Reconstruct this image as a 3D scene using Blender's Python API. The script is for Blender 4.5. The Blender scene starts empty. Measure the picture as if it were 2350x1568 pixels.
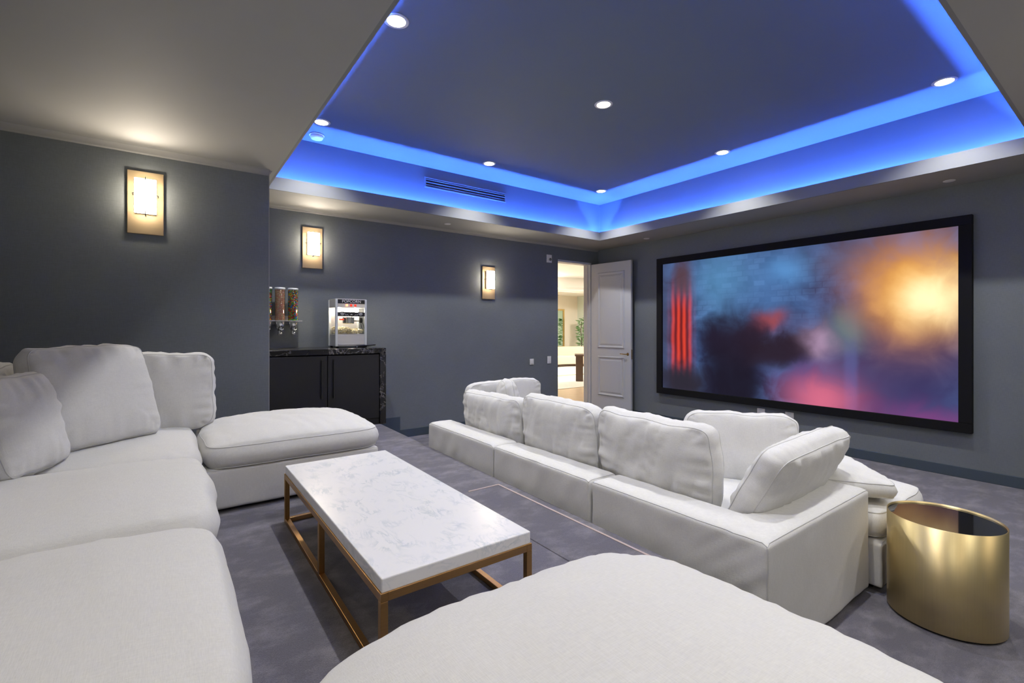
import bpy, bmesh, math, random
from mathutils import Vector, Matrix, noise, Euler
from mathutils.bvhtree import BVHTree

# ------------------------------------------------------------------ camera, world, exposure
SC = bpy.context.scene
COL = SC.collection
R = math.radians
cam_d = bpy.data.cameras.new('camera')
cam = bpy.data.objects.new('camera', cam_d); COL.objects.link(cam)
cam.location = (0, 0, 1.45)
cam.rotation_euler = (R(90), 0, -math.atan2(.5882, .8087))
cam_d.sensor_width = 36; cam_d.lens = 36 * 1082 / 2350
cam_d.shift_y = (755 - 784) / 2350
cam_d.clip_start = .02
SC.camera = cam
W = bpy.data.worlds.new('world'); SC.world = W; W.use_nodes = True
W.node_tree.nodes['Background'].inputs[0].default_value = (.5, .5, .55, 1)
W.node_tree.nodes['Background'].inputs[1].default_value = .05
SC.view_settings.view_transform = 'Standard'
SC.view_settings.look = 'None'
SC.view_settings.exposure = 0.08
SC.view_settings.gamma = 1
SC.view_settings.use_curve_mapping = False
SC.cycles.use_denoising = True
SC.cycles.max_bounces = 10
SC.cycles.diffuse_bounces = 6
SC.cycles.sample_clamp_indirect = 6
DOWN_W = 101        # each recessed spot
LED_S = 900          # blue cove strip
SCONCE_S = 66       # sconce glass
HALL_S = 95
REAR_FILL_W = 50  # each unseen fill light added behind the camera

# ------------------------------------------------------------------ key dimensions (metres)
XS, YD, XL, YB = 6.25, 5.95, -1.10, -1.20   # screen wall, door wall, left wall, back wall
ZS = 2.86                                    # soffit
ZT = 3.48                                    # tray ceiling
PZ = .37                                     # seating platform
YN, XN = 4.67, .72                           # projecting wall: face and end

# ------------------------------------------------------------------ materials
def mat(name):
    m = bpy.data.materials.new(name); m.use_nodes = True
    nt = m.node_tree; b = nt.nodes['Principled BSDF']
    return m, nt, b
def N(nt, t, **kw):
    n = nt.nodes.new(t)
    for k, v in kw.items():
        if k in n.inputs: n.inputs[k].default_value = v
        else: setattr(n, k, v)
    return n
def c4(c): return (c[0], c[1], c[2], 1)
def simple(name, col, rough=.5, metal=0, emit=None, es=0, spec=None, noise_amt=.06, nscale=30, bump=0):
    m, nt, b = mat(name)
    b.inputs['Roughness'].default_value = rough
    b.inputs['Metallic'].default_value = metal
    if spec is not None: b.inputs['Specular IOR Level'].default_value = spec
    tc = N(nt, 'ShaderNodeTexCoord')
    nz = N(nt, 'ShaderNodeTexNoise', Scale=nscale, Detail=4)
    nt.links.new(tc.outputs['Object'], nz.inputs['Vector'])
    mx = N(nt, 'ShaderNodeMixRGB')
    mx.inputs[1].default_value = c4([k * (1 - noise_amt) for k in col]); mx.inputs[2].default_value = c4([min(1, k * (1 + noise_amt)) for k in col])
    nt.links.new(nz.outputs['Fac'], mx.inputs[0]); nt.links.new(mx.outputs[0], b.inputs['Base Color'])
    if bump:
        bp = N(nt, 'ShaderNodeBump', Strength=bump, Distance=.002)
        nt.links.new(nz.outputs['Fac'], bp.inputs['Height']); nt.links.new(bp.outputs[0], b.inputs['Normal'])
    if emit:
        b.inputs['Emission Color'].default_value = c4(emit); b.inputs['Emission Strength'].default_value = es
    return m
def weave(name, col, scale, amt=.12, rough=.85, big=.05, bump=.25, sheen=.0):
    m, nt, b = mat(name)
    b.inputs['Roughness'].default_value = rough
    b.inputs['Sheen Weight'].default_value = sheen
    tc = N(nt, 'ShaderNodeTexCoord')
    def stretched(sx, sy, sz):
        mp = N(nt, 'ShaderNodeMapping'); mp.inputs['Scale'].default_value = (sx, sy, sz)
        nt.links.new(tc.outputs['Object'], mp.inputs['Vector'])
        nz = N(nt, 'ShaderNodeTexNoise', Scale=1, Detail=2); nt.links.new(mp.outputs[0], nz.inputs['Vector'])
        return nz
    a = stretched(scale, scale, scale * .1); c = stretched(scale * .12, scale * .12, scale)
    ad = N(nt, 'ShaderNodeMath', operation='ADD')
    nt.links.new(a.outputs['Fac'], ad.inputs[0]); nt.links.new(c.outputs['Fac'], ad.inputs[1])
    lg = N(nt, 'ShaderNodeTexNoise', Scale=2.2, Detail=3); nt.links.new(tc.outputs['Object'], lg.inputs['Vector'])
    mr = N(nt, 'ShaderNodeMapRange'); mr.inputs[1].default_value = .6; mr.inputs[2].default_value = 1.4
    mr.inputs[3].default_value = 1 - amt; mr.inputs[4].default_value = 1 + amt
    nt.links.new(ad.outputs[0], mr.inputs[0])
    mr2 = N(nt, 'ShaderNodeMapRange'); mr2.inputs[1].default_value = .3; mr2.inputs[2].default_value = .7
    mr2.inputs[3].default_value = 1 - big; mr2.inputs[4].default_value = 1 + big
    nt.links.new(lg.outputs['Fac'], mr2.inputs[0])
    mu = N(nt, 'ShaderNodeMath', operation='MULTIPLY'); nt.links.new(mr.outputs[0], mu.inputs[0]); nt.links.new(mr2.outputs[0], mu.inputs[1])
    vm = N(nt, 'ShaderNodeVectorMath', operation='SCALE'); vm.inputs[0].default_value = col
    nt.links.new(mu.outputs[0], vm.inputs['Scale']); nt.links.new(vm.outputs[0], b.inputs['Base Color'])
    bp = N(nt, 'ShaderNodeBump', Strength=bump, Distance=.0015)
    nt.links.new(ad.outputs[0], bp.inputs['Height']); nt.links.new(bp.outputs[0], b.inputs['Normal'])
    return m
def carpet(name, dark, light):
    m, nt, b = mat(name)
    b.inputs['Roughness'].default_value = .95; b.inputs['Sheen Weight'].default_value = .25; b.inputs['Sheen Roughness'].default_value = .6
    b.inputs['Specular IOR Level'].default_value = .1
    tc = N(nt, 'ShaderNodeTexCoord')
    mp = N(nt, 'ShaderNodeMapping'); mp.inputs['Scale'].default_value = (1, 1.5, 1); mp.inputs['Rotation'].default_value = (0, 0, .5)
    nt.links.new(tc.outputs['Object'], mp.inputs['Vector'])
    n1 = N(nt, 'ShaderNodeTexNoise', Scale=4.6, Detail=6, Roughness=.7, Distortion=.0); nt.links.new(mp.outputs[0], n1.inputs['Vector'])
    n2 = N(nt, 'ShaderNodeTexNoise', Scale=260, Detail=2); nt.links.new(tc.outputs['Object'], n2.inputs['Vector'])
    cr = N(nt, 'ShaderNodeValToRGB'); e = cr.color_ramp.elements
    e[0].position = .46; e[0].color = c4(dark); e[1].position = .80; e[1].color = c4(light)
    nt.links.new(n1.outputs['Fac'], cr.inputs[0])
    mr = N(nt, 'ShaderNodeMapRange'); mr.inputs[1].default_value = .25; mr.inputs[2].default_value = .75; mr.inputs[3].default_value = .72; mr.inputs[4].default_value = 1.28
    nt.links.new(n2.outputs['Fac'], mr.inputs[0])
    vm = N(nt, 'ShaderNodeVectorMath', operation='SCALE'); nt.links.new(cr.outputs[0], vm.inputs[0]); nt.links.new(mr.outputs[0], vm.inputs['Scale'])
    nt.links.new(vm.outputs[0], b.inputs['Base Color'])
    bp = N(nt, 'ShaderNodeBump', Strength=.5, Distance=.004); nt.links.new(n2.outputs['Fac'], bp.inputs['Height']); nt.links.new(bp.outputs[0], b.inputs['Normal'])
    return m
def marble(name, base, vein, scale, thin, rough, spots=0):
    m, nt, b = mat(name); b.inputs['Roughness'].default_value = rough
    tc = N(nt, 'ShaderNodeTexCoord')
    mp = N(nt, 'ShaderNodeMapping'); mp.inputs['Scale'].default_value = (1, .42, 1); mp.inputs['Rotation'].default_value = (0, 0, -.9)
    nt.links.new(tc.outputs['Object'], mp.inputs['Vector'])
    n1 = N(nt, 'ShaderNodeTexNoise', Scale=scale, Detail=9, Roughness=.66, Distortion=.7); nt.links.new(mp.outputs[0], n1.inputs['Vector'])
    # veins where noise crosses .5
    s = N(nt, 'ShaderNodeMath', operation='SUBTRACT'); s.inputs[1].default_value = .5; nt.links.new(n1.outputs['Fac'], s.inputs[0])
    a = N(nt, 'ShaderNodeMath', operation='ABSOLUTE'); nt.links.new(s.outputs[0], a.inputs[0])
    cr = N(nt, 'ShaderNodeValToRGB'); e = cr.color_ramp.elements
    e[0].position = 0; e[0].color = (1, 1, 1, 1); e[1].position = thin; e[1].color = (0, 0, 0, 1)
    nt.links.new(a.outputs[0], cr.inputs[0])
    n2 = N(nt, 'ShaderNodeTexNoise', Scale=scale * .6, Detail=3); nt.links.new(tc.outputs['Object'], n2.inputs['Vector'])
    mr = N(nt, 'ShaderNodeMapRange'); mr.inputs[1].default_value = .42; mr.inputs[2].default_value = .68
    nt.links.new(n2.outputs['Fac'], mr.inputs[0])
    mu = N(nt, 'ShaderNodeMath', operation='MULTIPLY'); nt.links.new(cr.outputs[0], mu.inputs[0]); nt.links.new(mr.outputs[0], mu.inputs[1])
    mx = N(nt, 'ShaderNodeMixRGB'); mx.inputs[1].default_value = c4(base); mx.inputs[2].default_value = c4(vein)
    nt.links.new(mu.outputs[0], mx.inputs[0]); nt.links.new(mx.outputs[0], b.inputs['Base Color'])
    return m
def brushed(name, col, rough, aniso_scale=(4, 4, 220), amt=.12):
    m, nt, b = mat(name); b.inputs['Metallic'].default_value = 1; b.inputs['Roughness'].default_value = rough
    tc = N(nt, 'ShaderNodeTexCoord'); mp = N(nt, 'ShaderNodeMapping'); mp.inputs['Scale'].default_value = aniso_scale
    nt.links.new(tc.outputs['Object'], mp.inputs['Vector'])
    nz = N(nt, 'ShaderNodeTexNoise', Scale=1, Detail=3); nt.links.new(mp.outputs[0], nz.inputs['Vector'])
    mx = N(nt, 'ShaderNodeMixRGB'); mx.inputs[1].default_value = c4([k * (1 - amt) for k in col]); mx.inputs[2].default_value = c4([min(1, k * (1 + amt)) for k in col])
    nt.links.new(nz.outputs['Fac'], mx.inputs[0]); nt.links.new(mx.outputs[0], b.inputs['Base Color'])
    return m
def emitter(name, col, s):
    m = bpy.data.materials.new(name); m.use_nodes = True; nt = m.node_tree
    nt.nodes.remove(nt.nodes['Principled BSDF'])
    e = N(nt, 'ShaderNodeEmission'); e.inputs[0].default_value = c4(col); e.inputs[1].default_value = s
    nt.links.new(e.outputs[0], nt.nodes['Material Output'].inputs[0])
    return m
def glassy(name, tint, gloss=.12, rough=.05):
    m = bpy.data.materials.new(name); m.use_nodes = True; nt = m.node_tree
    nt.nodes.remove(nt.nodes['Principled BSDF'])
    t = N(nt, 'ShaderNodeBsdfTransparent'); t.inputs[0].default_value = c4(tint)
    g = N(nt, 'ShaderNodeBsdfGlossy'); g.inputs['Roughness'].default_value = rough
    lw = N(nt, 'ShaderNodeLayerWeight', Blend=.25)
    mr = N(nt, 'ShaderNodeMapRange'); mr.inputs[3].default_value = gloss * .4; mr.inputs[4].default_value = min(1, gloss * 4)
    nt.links.new(lw.outputs['Fresnel'], mr.inputs[0])
    mx = N(nt, 'ShaderNodeMixShader'); nt.links.new(mr.outputs[0], mx.inputs[0])
    nt.links.new(t.outputs[0], mx.inputs[1]); nt.links.new(g.outputs[0], mx.inputs[2])
    nt.links.new(mx.outputs[0], nt.nodes['Material Output'].inputs[0])
    return m

M = {}
M['wall'] = weave('wall_cloth', (.152, .170, .180), 240, amt=.10, rough=.75, big=.05, bump=.15)
M['ceil'] = simple('ceiling_paint', (.31, .31, .305), .75, noise_amt=.03, nscale=3)
M['lip'] = simple('lip_paint_dimmed', (.19, .20, .21), .7, noise_amt=.03, nscale=3)  # ceiling paint darkened to tone down the downlight scallops on the lip
M['tray'] = simple('tray_paint_tinted', (.155, .192, .235), .7, noise_amt=.03, nscale=3)  # ceiling paint with shade and blue LED bounce put into its colour
M['base'] = simple('baseboard_paint', (.055, .075, .095), .5)
M['carpet'] = carpet('carpet_pile', (.094, .090, .110), (.24, .228, .255))
M['carpet_dark'] = carpet('darker_carpet', (.085, .081, .100), (.20, .19, .215))
M['pale_line'] = simple('pale_strip', (.42, .34, .32), .9, nscale=200, noise_amt=.2)
M['linen'] = weave('white_linen', (.635, .632, .62), 420, amt=.07, rough=.92, big=.025, bump=.3, sheen=.12)
M['piping'] = simple('linen_piping', (.53, .53, .525), .9, nscale=200)
M['dark'] = simple('black_underside', (.012, .012, .014), .8)
M['marble'] = marble('white_marble', (.77, .77, .79), (.54, .59, .64), 15, .05, .24)
M['nero'] = marble('black_marble', (.014, .013, .014), (.42, .40, .38), 6, .018, .18)
M['bronze'] = brushed('bronze_frame', (.50, .29, .11), .34, (6, 160, 160))
M['brass'] = brushed('satin_brass', (.72, .58, .30), .46, (160, 160, 4), .06)
nt_ = M['brass'].node_tree; b_ = nt_.nodes['Principled BSDF']; b_.inputs['Anisotropic'].default_value = .8; b_.inputs['Anisotropic Rotation'].default_value = .25
tg_ = N(nt_, 'ShaderNodeTangent'); tg_.direction_type = 'RADIAL'; tg_.axis = 'Z'; nt_.links.new(tg_.outputs[0], b_.inputs['Tangent'])
M['brass_plate'] = brushed('brushed_brass_plate', (.34, .255, .15), .5, (5, 5, 120), .10)
M['brass_plate'].node_tree.nodes['Principled BSDF'].inputs['Metallic'].default_value = .35
M['black_glass'] = simple('black_glass', (.010, .010, .012), .04, spec=.8, noise_amt=0)
M['black'] = simple('matt_black', (.010, .010, .011), .45)
M['cab'] = simple('black_lacquer', (.010, .010, .012), .32)
M['frame_black'] = simple('black_velvet_frame', (.006, .006, .007), .7, spec=.2)
M['white'] = simple('white_paint', (.53, .55, .60), .38, noise_amt=.02)
M['plastic'] = simple('white_plastic', (.78, .78, .80), .4, noise_amt=.02)
M['gold'] = brushed('polished_gold', (.75, .50, .22), .25, (40, 40, 40))
M['steel'] = brushed('brushed_steel', (.62, .62, .65), .28, (4, 4, 160))
M['steel'].node_tree.nodes['Principled BSDF'].inputs['Metallic'].default_value = .55
M['alu'] = simple('pale_aluminium', (.70, .74, .78), .4, metal=.3)
M['chrome'] = simple('chrome', (.8, .8, .8), .1, metal=1)
M['red'] = simple('red_switch', (.7, .03, .02), .3, emit=(1, .06, .02), es=.6)
M['red_lit'] = simple('red_switch_lit', (.8, .1, .05), .3, emit=(1, .25, .12), es=3)
M['glass'] = glassy('clear_glass', (.95, .97, .97), .10)
M['tube'] = glassy('clear_tube', (.96, .97, .97), .22, .03)
M['popcorn'] = simple('popcorn_white', (.85, .75, .50), .8, nscale=80, noise_amt=.2)
M['lens'] = emitter('downlight_lens', (1, .96, .90), 30)
M['sconce'] = emitter('sconce_glass', (1, .86, .66), SCONCE_S)
M['led'] = emitter('blue_led', (.055, .165, 1.0), LED_S)
M['warm_lamp'] = emitter('popper_lamp', (1, .82, .60), 190)
M['hall_wall'] = simple('hall_cream', (.72, .66, .56), .7, noise_amt=.03)
M['hall_ceil'] = simple('hall_ceiling', (.82, .79, .74), .7, noise_amt=.02)
M['hall_floor'] = simple('hall_stone', (.66, .52, .38), .25, noise_amt=.08, nscale=4)
M['hall_rug'] = simple('hall_rug', (.74, .71, .66), .95, noise_amt=.1, nscale=6)
M['cream'] = simple('cream_bouclé'.replace('é', 'e'), (.70, .56, .40), .9)
M['walnut'] = simple('dark_walnut', (.10, .065, .045), .4, nscale=8, noise_amt=.3)
M['hall_lamp'] = emitter('hall_lamp', (1, .95, .88), HALL_S)
M['mirror'] = simple('mirror', (.55, .66, .58), .05, metal=1, noise_amt=0)
M['pane'] = simple('frosted_green_glass', (.66, .75, .68), .2, noise_amt=.03)
M['leaf'] = simple('leaf_green', (.16, .34, .12), .5, noise_amt=.3)
M['pot'] = simple('dark_pot', (.06, .07, .06), .5)

# ------------------------------------------------------------------ helpers
def link(name, me, m=None, parent=None):
    o = bpy.data.objects.new(name, me); COL.objects.link(o)
    if m is not None: me.materials.append(M[m] if isinstance(m, str) else m)
    if parent is not None: o.parent = parent
    return o
def tag(o, label=None, cat=None, group=None, kind=None):
    if label: o['label'] = label
    if cat: o['category'] = cat
    if group: o['group'] = group
    if kind: o['kind'] = kind
    return o
def empty(name, loc=(0, 0, 0), rz=0):
    o = bpy.data.objects.new(name, None); COL.objects.link(o)
    o.location = loc; o.rotation_euler = (0, 0, rz); o.empty_display_size = .1
    return o
def abox(bm, x0, x1, y0, y1, z0, z1):
    vs = [bm.verts.new((x, y, z)) for x in (x0, x1) for y in (y0, y1) for z in (z0, z1)]
    for q in ((0, 1, 3, 2), (4, 6, 7, 5), (0, 4, 5, 1), (2, 3, 7, 6), (0, 2, 6, 4), (1, 5, 7, 3)):
        bm.faces.new([vs[i] for i in q])
def fin(bm, name, m, parent=None, bevel=0, seg=2, smooth=False, loc=None):
    bmesh.ops.recalc_face_normals(bm, faces=bm.faces)
    if bevel: bmesh.ops.bevel(bm, geom=list(bm.edges), offset=bevel, segments=seg, affect='EDGES', profile=.5, clamp_overlap=True)
    me = bpy.data.meshes.new(name); bm.to_mesh(me); bm.free()
    if smooth:
        for p in me.polygons: p.use_smooth = True
    o = link(name, me, m, parent)
    if loc: o.location = loc
    return o
def box(name, b, m, parent=None, bevel=0, seg=2, off=(0, 0, 0)):
    """box from (x0,x1,y0,y1,z0,z1); off is subtracted so that it can sit under a parent at off"""
    bm = bmesh.new(); abox(bm, b[0] - off[0], b[1] - off[0], b[2] - off[1], b[3] - off[1], b[4] - off[2], b[5] - off[2])
    return fin(bm, name, m, parent, bevel, seg)
def tube(name, pts, r, m, parent=None, n=8, closed=False):
    bm = bmesh.new(); P = [Vector(p) for p in pts]; k = len(P); rings = []
    up = None
    for i, p in enumerate(P):
        if closed: t = P[(i + 1) % k] - P[i - 1]
        else: t = P[min(i + 1, k - 1)] - P[max(i - 1, 0)]
        t.normalize()
        if up is None: up = t.orthogonal().normalized()
        up = (up - t * up.dot(t))
        up = up.normalized() if up.length > 1e-5 else t.orthogonal().normalized()
        s = t.cross(up)
        rings.append([bm.verts.new(p + (up * math.cos(a) + s * math.sin(a)) * r) for a in [2 * math.pi * j / n for j in range(n)]])
    for i in range(k if closed else k - 1):
        A, B = rings[i], rings[(i + 1) % k]
        for j in range(n): bm.faces.new((A[j], A[(j + 1) % n], B[(j + 1) % n], B[j]))
    if not closed:
        bm.faces.new(rings[0][::-1]); bm.faces.new(rings[-1])
    return fin(bm, name, m, parent, smooth=True)
def lathe(name, prof, m, parent=None, n=32, loc=None, sx=1, sy=1, caps=True):
    bm = bmesh.new(); rings = []
    for r, z in prof:
        rings.append([bm.verts.new((r * sx * math.cos(2 * math.pi * j / n), r * sy * math.sin(2 * math.pi * j / n), z)) for j in range(n)])
    for A, B in zip(rings, rings[1:]):
        for j in range(n): bm.faces.new((A[j], A[(j + 1) % n], B[(j + 1) % n], B[j]))
    if caps:
        bm.faces.new(rings[0][::-1]); bm.faces.new(rings[-1])
    o = fin(bm, name, m, parent, loc=loc)
    for p in o.data.polygons: p.use_smooth = len(p.vertices) == 4
    return o
def smooth_by_angle(o, ang=35):
    me = o.data
    for p in me.polygons: p.use_smooth = True
    me.set_sharp_from_angle(angle=R(ang))

# ---- soft upholstery -------------------------------------------------------
def cushion_mesh(w, h, t, edge=.09, seed=0, wr=.010, rnd=.10, n=44, flat_back=False, puff=.55, sag=0, crease=0, rimn=.5, pw=10.0):
    """boxed cushion in x (width) / z (height, from 0) / y (thickness); front is -y. Returns mesh and two rim loops."""
    rng = random.Random(seed); ox = Vector((rng.random() * 90, rng.random() * 90, rng.random() * 90))
    bm = bmesh.new()
    ks = [(-math.cos(math.pi * i / n)) * .55 + (2 * i / n - 1) * .45 for i in range(n + 1)]
    def pos(u, v, side):
        m_ = max(abs(u), abs(v)); q_ = (abs(u) ** pw + abs(v) ** pw) ** (1 / pw) or 1; sc = m_ / q_
        x = .5 * w * u * (1 + (sc - 1) * m_ ** 3) * (1 - rnd * .35 * v * v); z = .5 * h * v * (1 + (sc - 1) * m_ ** 3) * (1 - rnd * .35 * u * u)
        # slack edges: sides belly a little
        x += .012 * noise.noise(ox + Vector((v * 2.2, u * .6, 4.1))) * abs(u)
        z += .014 * noise.noise(ox + Vector((u * 2.2, v * .6, 9.1))) * abs(v)
        z -= sag * (1 - u * u) * max(0, v) ** 2
        f = max(0, (1 - abs(u) ** 2.6) * (1 - abs(v) ** 2.6)) ** puff
        T = edge * .5 + (t - edge) * .5 * f
        if flat_back and side > 0: T = edge * .5 + .004 * f
        du = (1 - abs(u)) * w * .5; dv = (1 - abs(v)) * h * .5
        pr = x * 1.0 if dv < du else z
        dd = min(du, dv)
        k = math.exp(-dd / .085)
        wav = noise.noise(ox + Vector((pr * 26, side * 7.0, dd * 3)))
        big = noise.noise(ox + Vector((x * 5, side * 3.0, z * 5))) * .9 + noise.noise(ox + Vector((x * 11 + z * 5, side * 3.0, z * 6))) * .5
        edgefade = min(1, dd / .02)
        d = wr * (1.7 * wav * k * edgefade + big * f * .9)
        if crease:
            a = noise.noise(ox + Vector((x * 13 + z * 4, 2.5, z * 2.2)))
            d -= crease * max(0, abs(a) ** .5 * -1 + .55) * f
        return Vector((x, side * (T + d), z + h * .5))
    grids = {}
    for side in (-1, 1):
        g = [[bm.verts.new(pos(u, v, side)) for v in ks] for u in ks]; grids[side] = g
        for i in range(n):
            for j in range(n):
                q = (g[i][j], g[i + 1][j], g[i + 1][j + 1], g[i][j + 1])
                bm.faces.new(q if side < 0 else q[::-1])
    idx = [(i, 0) for i in range(n)] + [(n, j) for j in range(n)] + [(i, n) for i in range(n, 0, -1)] + [(0, j) for j in range(n, 0, -1)]
    la = [grids[-1][i][j] for i, j in idx]; lb = [grids[1][i][j] for i, j in idx]
    ctr = Vector((0, 0, h * .5)); segs = 4; rows = [la]
    for s in range(1, segs):
        f = s / segs; row = []
        for q, (a, b) in enumerate(zip(la, lb)):
            p = a.co.lerp(b.co, f); o = Vector((p.x, 0, p.z - h * .5))
            e = Vector((max(-1, min(1, p.x / (w * .5))) ** 7, 0, max(-1, min(1, (p.z - h * .5) / (h * .5))) ** 7))
            if e.length > 1e-6: e.normalize()
            bulge = edge * .20 * math.sin(math.pi * f) * (1 + rimn * noise.noise(ox + p * 22))
            row.append(bm.verts.new(p + e * bulge))
        rows.append(row)
    rows.append(lb); L = len(la)
    for A, B in zip(rows, rows[1:]):
        for q in range(L): bm.faces.new((A[q], B[q], B[(q + 1) % L], A[(q + 1) % L]))
    bmesh.ops.recalc_face_normals(bm, faces=bm.faces)
    loops = ([v.co.copy() for v in la], [v.co.copy() for v in lb])
    me = bpy.data.meshes.new('cushion'); bm.to_mesh(me); bm.free()
    for p in me.polygons: p.use_smooth = True
    return me, loops
def piped(o, loops, sides=(0, 1), r=.0028):
    for s in sides: tube('piping', loops[s], r, 'piping', o, n=6, closed=True)
def cushion(name, label, cat, group, base, yaw, lean=0, roll=0, w=.9, h=.5, t=.22, edge=.09, seed=0, **kw):
    me, loops = cushion_mesh(w, h, t, edge, seed, **kw)
    o = link(name, me, 'linen')
    Mx = Matrix.Translation(base) @ Matrix.Rotation(R(yaw), 4, 'Z') @ Matrix.Rotation(-R(lean), 4, 'X') @ Matrix.Rotation(R(roll), 4, 'Y')
    o.location = Mx.to_translation(); o.rotation_euler = Mx.to_euler()
    piped(o, loops)
    return tag(o, label, cat, group)
def soft_body(name, boxes, parent, off, voxel=.018, it=5, seed=0, amp=.004, folds=None, seams=()):
    bm = bmesh.new()
    for b in boxes: abox(bm, b[0] - off[0], b[1] - off[0], b[2] - off[1], b[3] - off[1], b[4] - off[2], b[5] - off[2])
    bmesh.ops.recalc_face_normals(bm, faces=bm.faces)
    me = bpy.data.meshes.new('tmp'); bm.to_mesh(me); bm.free()
    tmp = bpy.data.objects.new('tmp', me); COL.objects.link(tmp)
    rm = tmp.modifiers.new('r', 'REMESH'); rm.mode = 'VOXEL'; rm.voxel_size = voxel
    sm = tmp.modifiers.new('s', 'SMOOTH'); sm.factor = .5; sm.iterations = it
    dg = bpy.context.evaluated_depsgraph_get(); ev = tmp.evaluated_get(dg)
    nm = bpy.data.meshes.new_from_object(ev)
    bpy.data.objects.remove(tmp); bpy.data.meshes.remove(me)
    sh = Vector((seed * 3.7, seed * 1.3, seed * 7.1)); nrm = [v.normal.copy() for v in nm.vertices]
    for v, nn in zip(nm.vertices, nrm):
        d = amp * (noise.noise(v.co * 5 + sh) + .5 * noise.noise(v.co * 12 + sh))
        if folds: d += folds(v.co + Vector(off), nn)
        v.co += nn * d
    for p in nm.polygons: p.use_smooth = True
    nm.name = name
    o = link(name, nm, 'linen', parent)
    bv = BVHTree.FromPolygons([v.co for v in nm.vertices], [p.vertices[:] for p in nm.polygons])
    for path in seams:
        pts = []
        P = [Vector(p) - Vector(off) for p in path]
        for a, b in zip(P, P[1:]):
            k = max(2, int((b - a).length / .025))
            for i in range(k): pts.append(a.lerp(b, i / k))
        pts.append(P[-1])
        hug = []
        for p in pts:
            q = bv.find_nearest(p)[0]
            if q is not None and (not hug or (q - hug[-1]).length > .004): hug.append(q)
        if len(hug) > 2: tube('seam', hug, .0026, 'piping', o, n=5)
    return o
def flat_cushion(parent, off, x0, x1, y0, y1, z0, z1, seed, crown=.05, edge=None, wr=.009, name='seat_cushion', rnd=.06, puff=.5, crease=0, pipe=True, pw=10.0):
    """seat cushion lying flat: z0..z1 is the boxed edge, crown rises above"""
    w, d = x1 - x0, y1 - y0; e = (z1 - z0)
    me, loops = cushion_mesh(w, d, e + 2 * crown, e, seed, wr=wr * .55, rnd=rnd, flat_back=True, puff=puff, n=48, crease=crease, rimn=.03, pw=pw)
    o = link(name, me, 'linen', parent)
    # local front (-y) -> up (+z), local z -> +y
    Mx = Matrix.Translation(((x0 + x1) / 2 - off[0], y0 - off[1], (z0 + z1) / 2 - off[2])) @ Matrix(((1, 0, 0, 0), (0, 0, 1, 0), (0, -1, 0, 0), (0, 0, 0, 1)))
    o.matrix_local = Mx
    if pipe: piped(o, loops)
    return o

# ------------------------------------------------------------------ structure: floor, platform, walls
def struct(o, label=None):
    o['kind'] = 'structure'
    if label: o['label'] = label
    return o
struct(box('floor', (XL - .1, XS + .1, YB - .1, YD + .1, -.12, 0), 'carpet'))
# platform with carpeted rounded nosing, its front edge a touch out of square
def poly_prism(name, pts, z0, z1, m, bevel=0, parent=None):
    bm = bmesh.new(); a = [bm.verts.new((x, y, z0)) for x, y in pts]; b = [bm.verts.new((x, y, z1)) for x, y in pts]
    k = len(pts); bm.faces.new(a[::-1]); top = bm.faces.new(b)
    for i in range(k): bm.faces.new((a[i], a[(i + 1) % k], b[(i + 1) % k], b[i]))
    bmesh.ops.recalc_face_normals(bm, faces=bm.faces)
    if bevel: bmesh.ops.bevel(bm, geom=[e for e in top.edges], offset=bevel, segments=4, affect='EDGES', profile=.5)
    me = bpy.data.meshes.new(name); bm.to_mesh(me); bm.free()
    return link(name, me, m, parent)
EDGE = lambda y: 1.898 + (y - .9) * .0122
struct(poly_prism('floor_platform', [(XL, YB), (EDGE(YB), YB), (EDGE(YD), YD), (XL, YD)], 0, PZ, 'carpet', .012))
# thin darker rectangle on the platform, pale lines along three edges
pn = struct(box('trim_1', (1.50, 1.842, 1.25, 2.69, PZ - .004, PZ + .004), 'carpet_dark', bevel=.002, seg=1))
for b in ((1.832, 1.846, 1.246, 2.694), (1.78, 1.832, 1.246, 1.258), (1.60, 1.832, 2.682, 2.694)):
    box('edge_line', (b[0], b[1], b[2], b[3], PZ, PZ + .0065), 'pale_line', pn)
# walls
struct(box('wall_screen', (XS, XS + .15, YB - .15, YD + .15, 0, ZS + .1), 'wall'))
struct(box('wall_left', (XL - .15, XL, YB - .15, YD + .15, 0, ZS + .1), 'wall'))
struct(box('wall_back', (XL - .15, XS + .15, YB - .15, YB, 0, ZS + .1), 'wall'))
struct(box('wall_projecting', (XL, XN, YN, YD, PZ - .02, ZS + .05), 'wall', bevel=.003))
struct(box('trim_6', (XN - .002, XN + .003, YN - .002, YN + .004, PZ, ZS - .02), 'ceil'))
DX0, DX1, DH, WT = 5.28, 6.07, 2.615, .15
bm = bmesh.new()
abox(bm, XL, DX0, YD, YD + WT, 0, ZS + .1); abox(bm, DX1, XS, YD, YD + WT, 0, ZS + .1); abox(bm, DX0, DX1, YD, YD + WT, DH, ZS + .1)
struct(fin(bm, 'wall_door', 'wall'))
# soffit ring (lip hole LX..,LY..) and raised tray
LX0, LX1, LY0, LY1 = .80, 5.56, .56, 5.265
TX0, TX1, TY0, TY1 = .645, 5.72, .405, 5.415
bm = bmesh.new()
for b in ((XL, LX0 - .02, YB, YD), (LX1 + .02, XS, YB, YD), (LX0 - .02, LX1 + .02, YB, LY0 - .02), (LX0 - .02, LX1 + .02, LY1 + .02, YD)):
    abox(bm, b[0], b[1], b[2], b[3], ZS, ZS + .03)
ce = struct(fin(bm, 'ceiling', 'ceil'))
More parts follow.
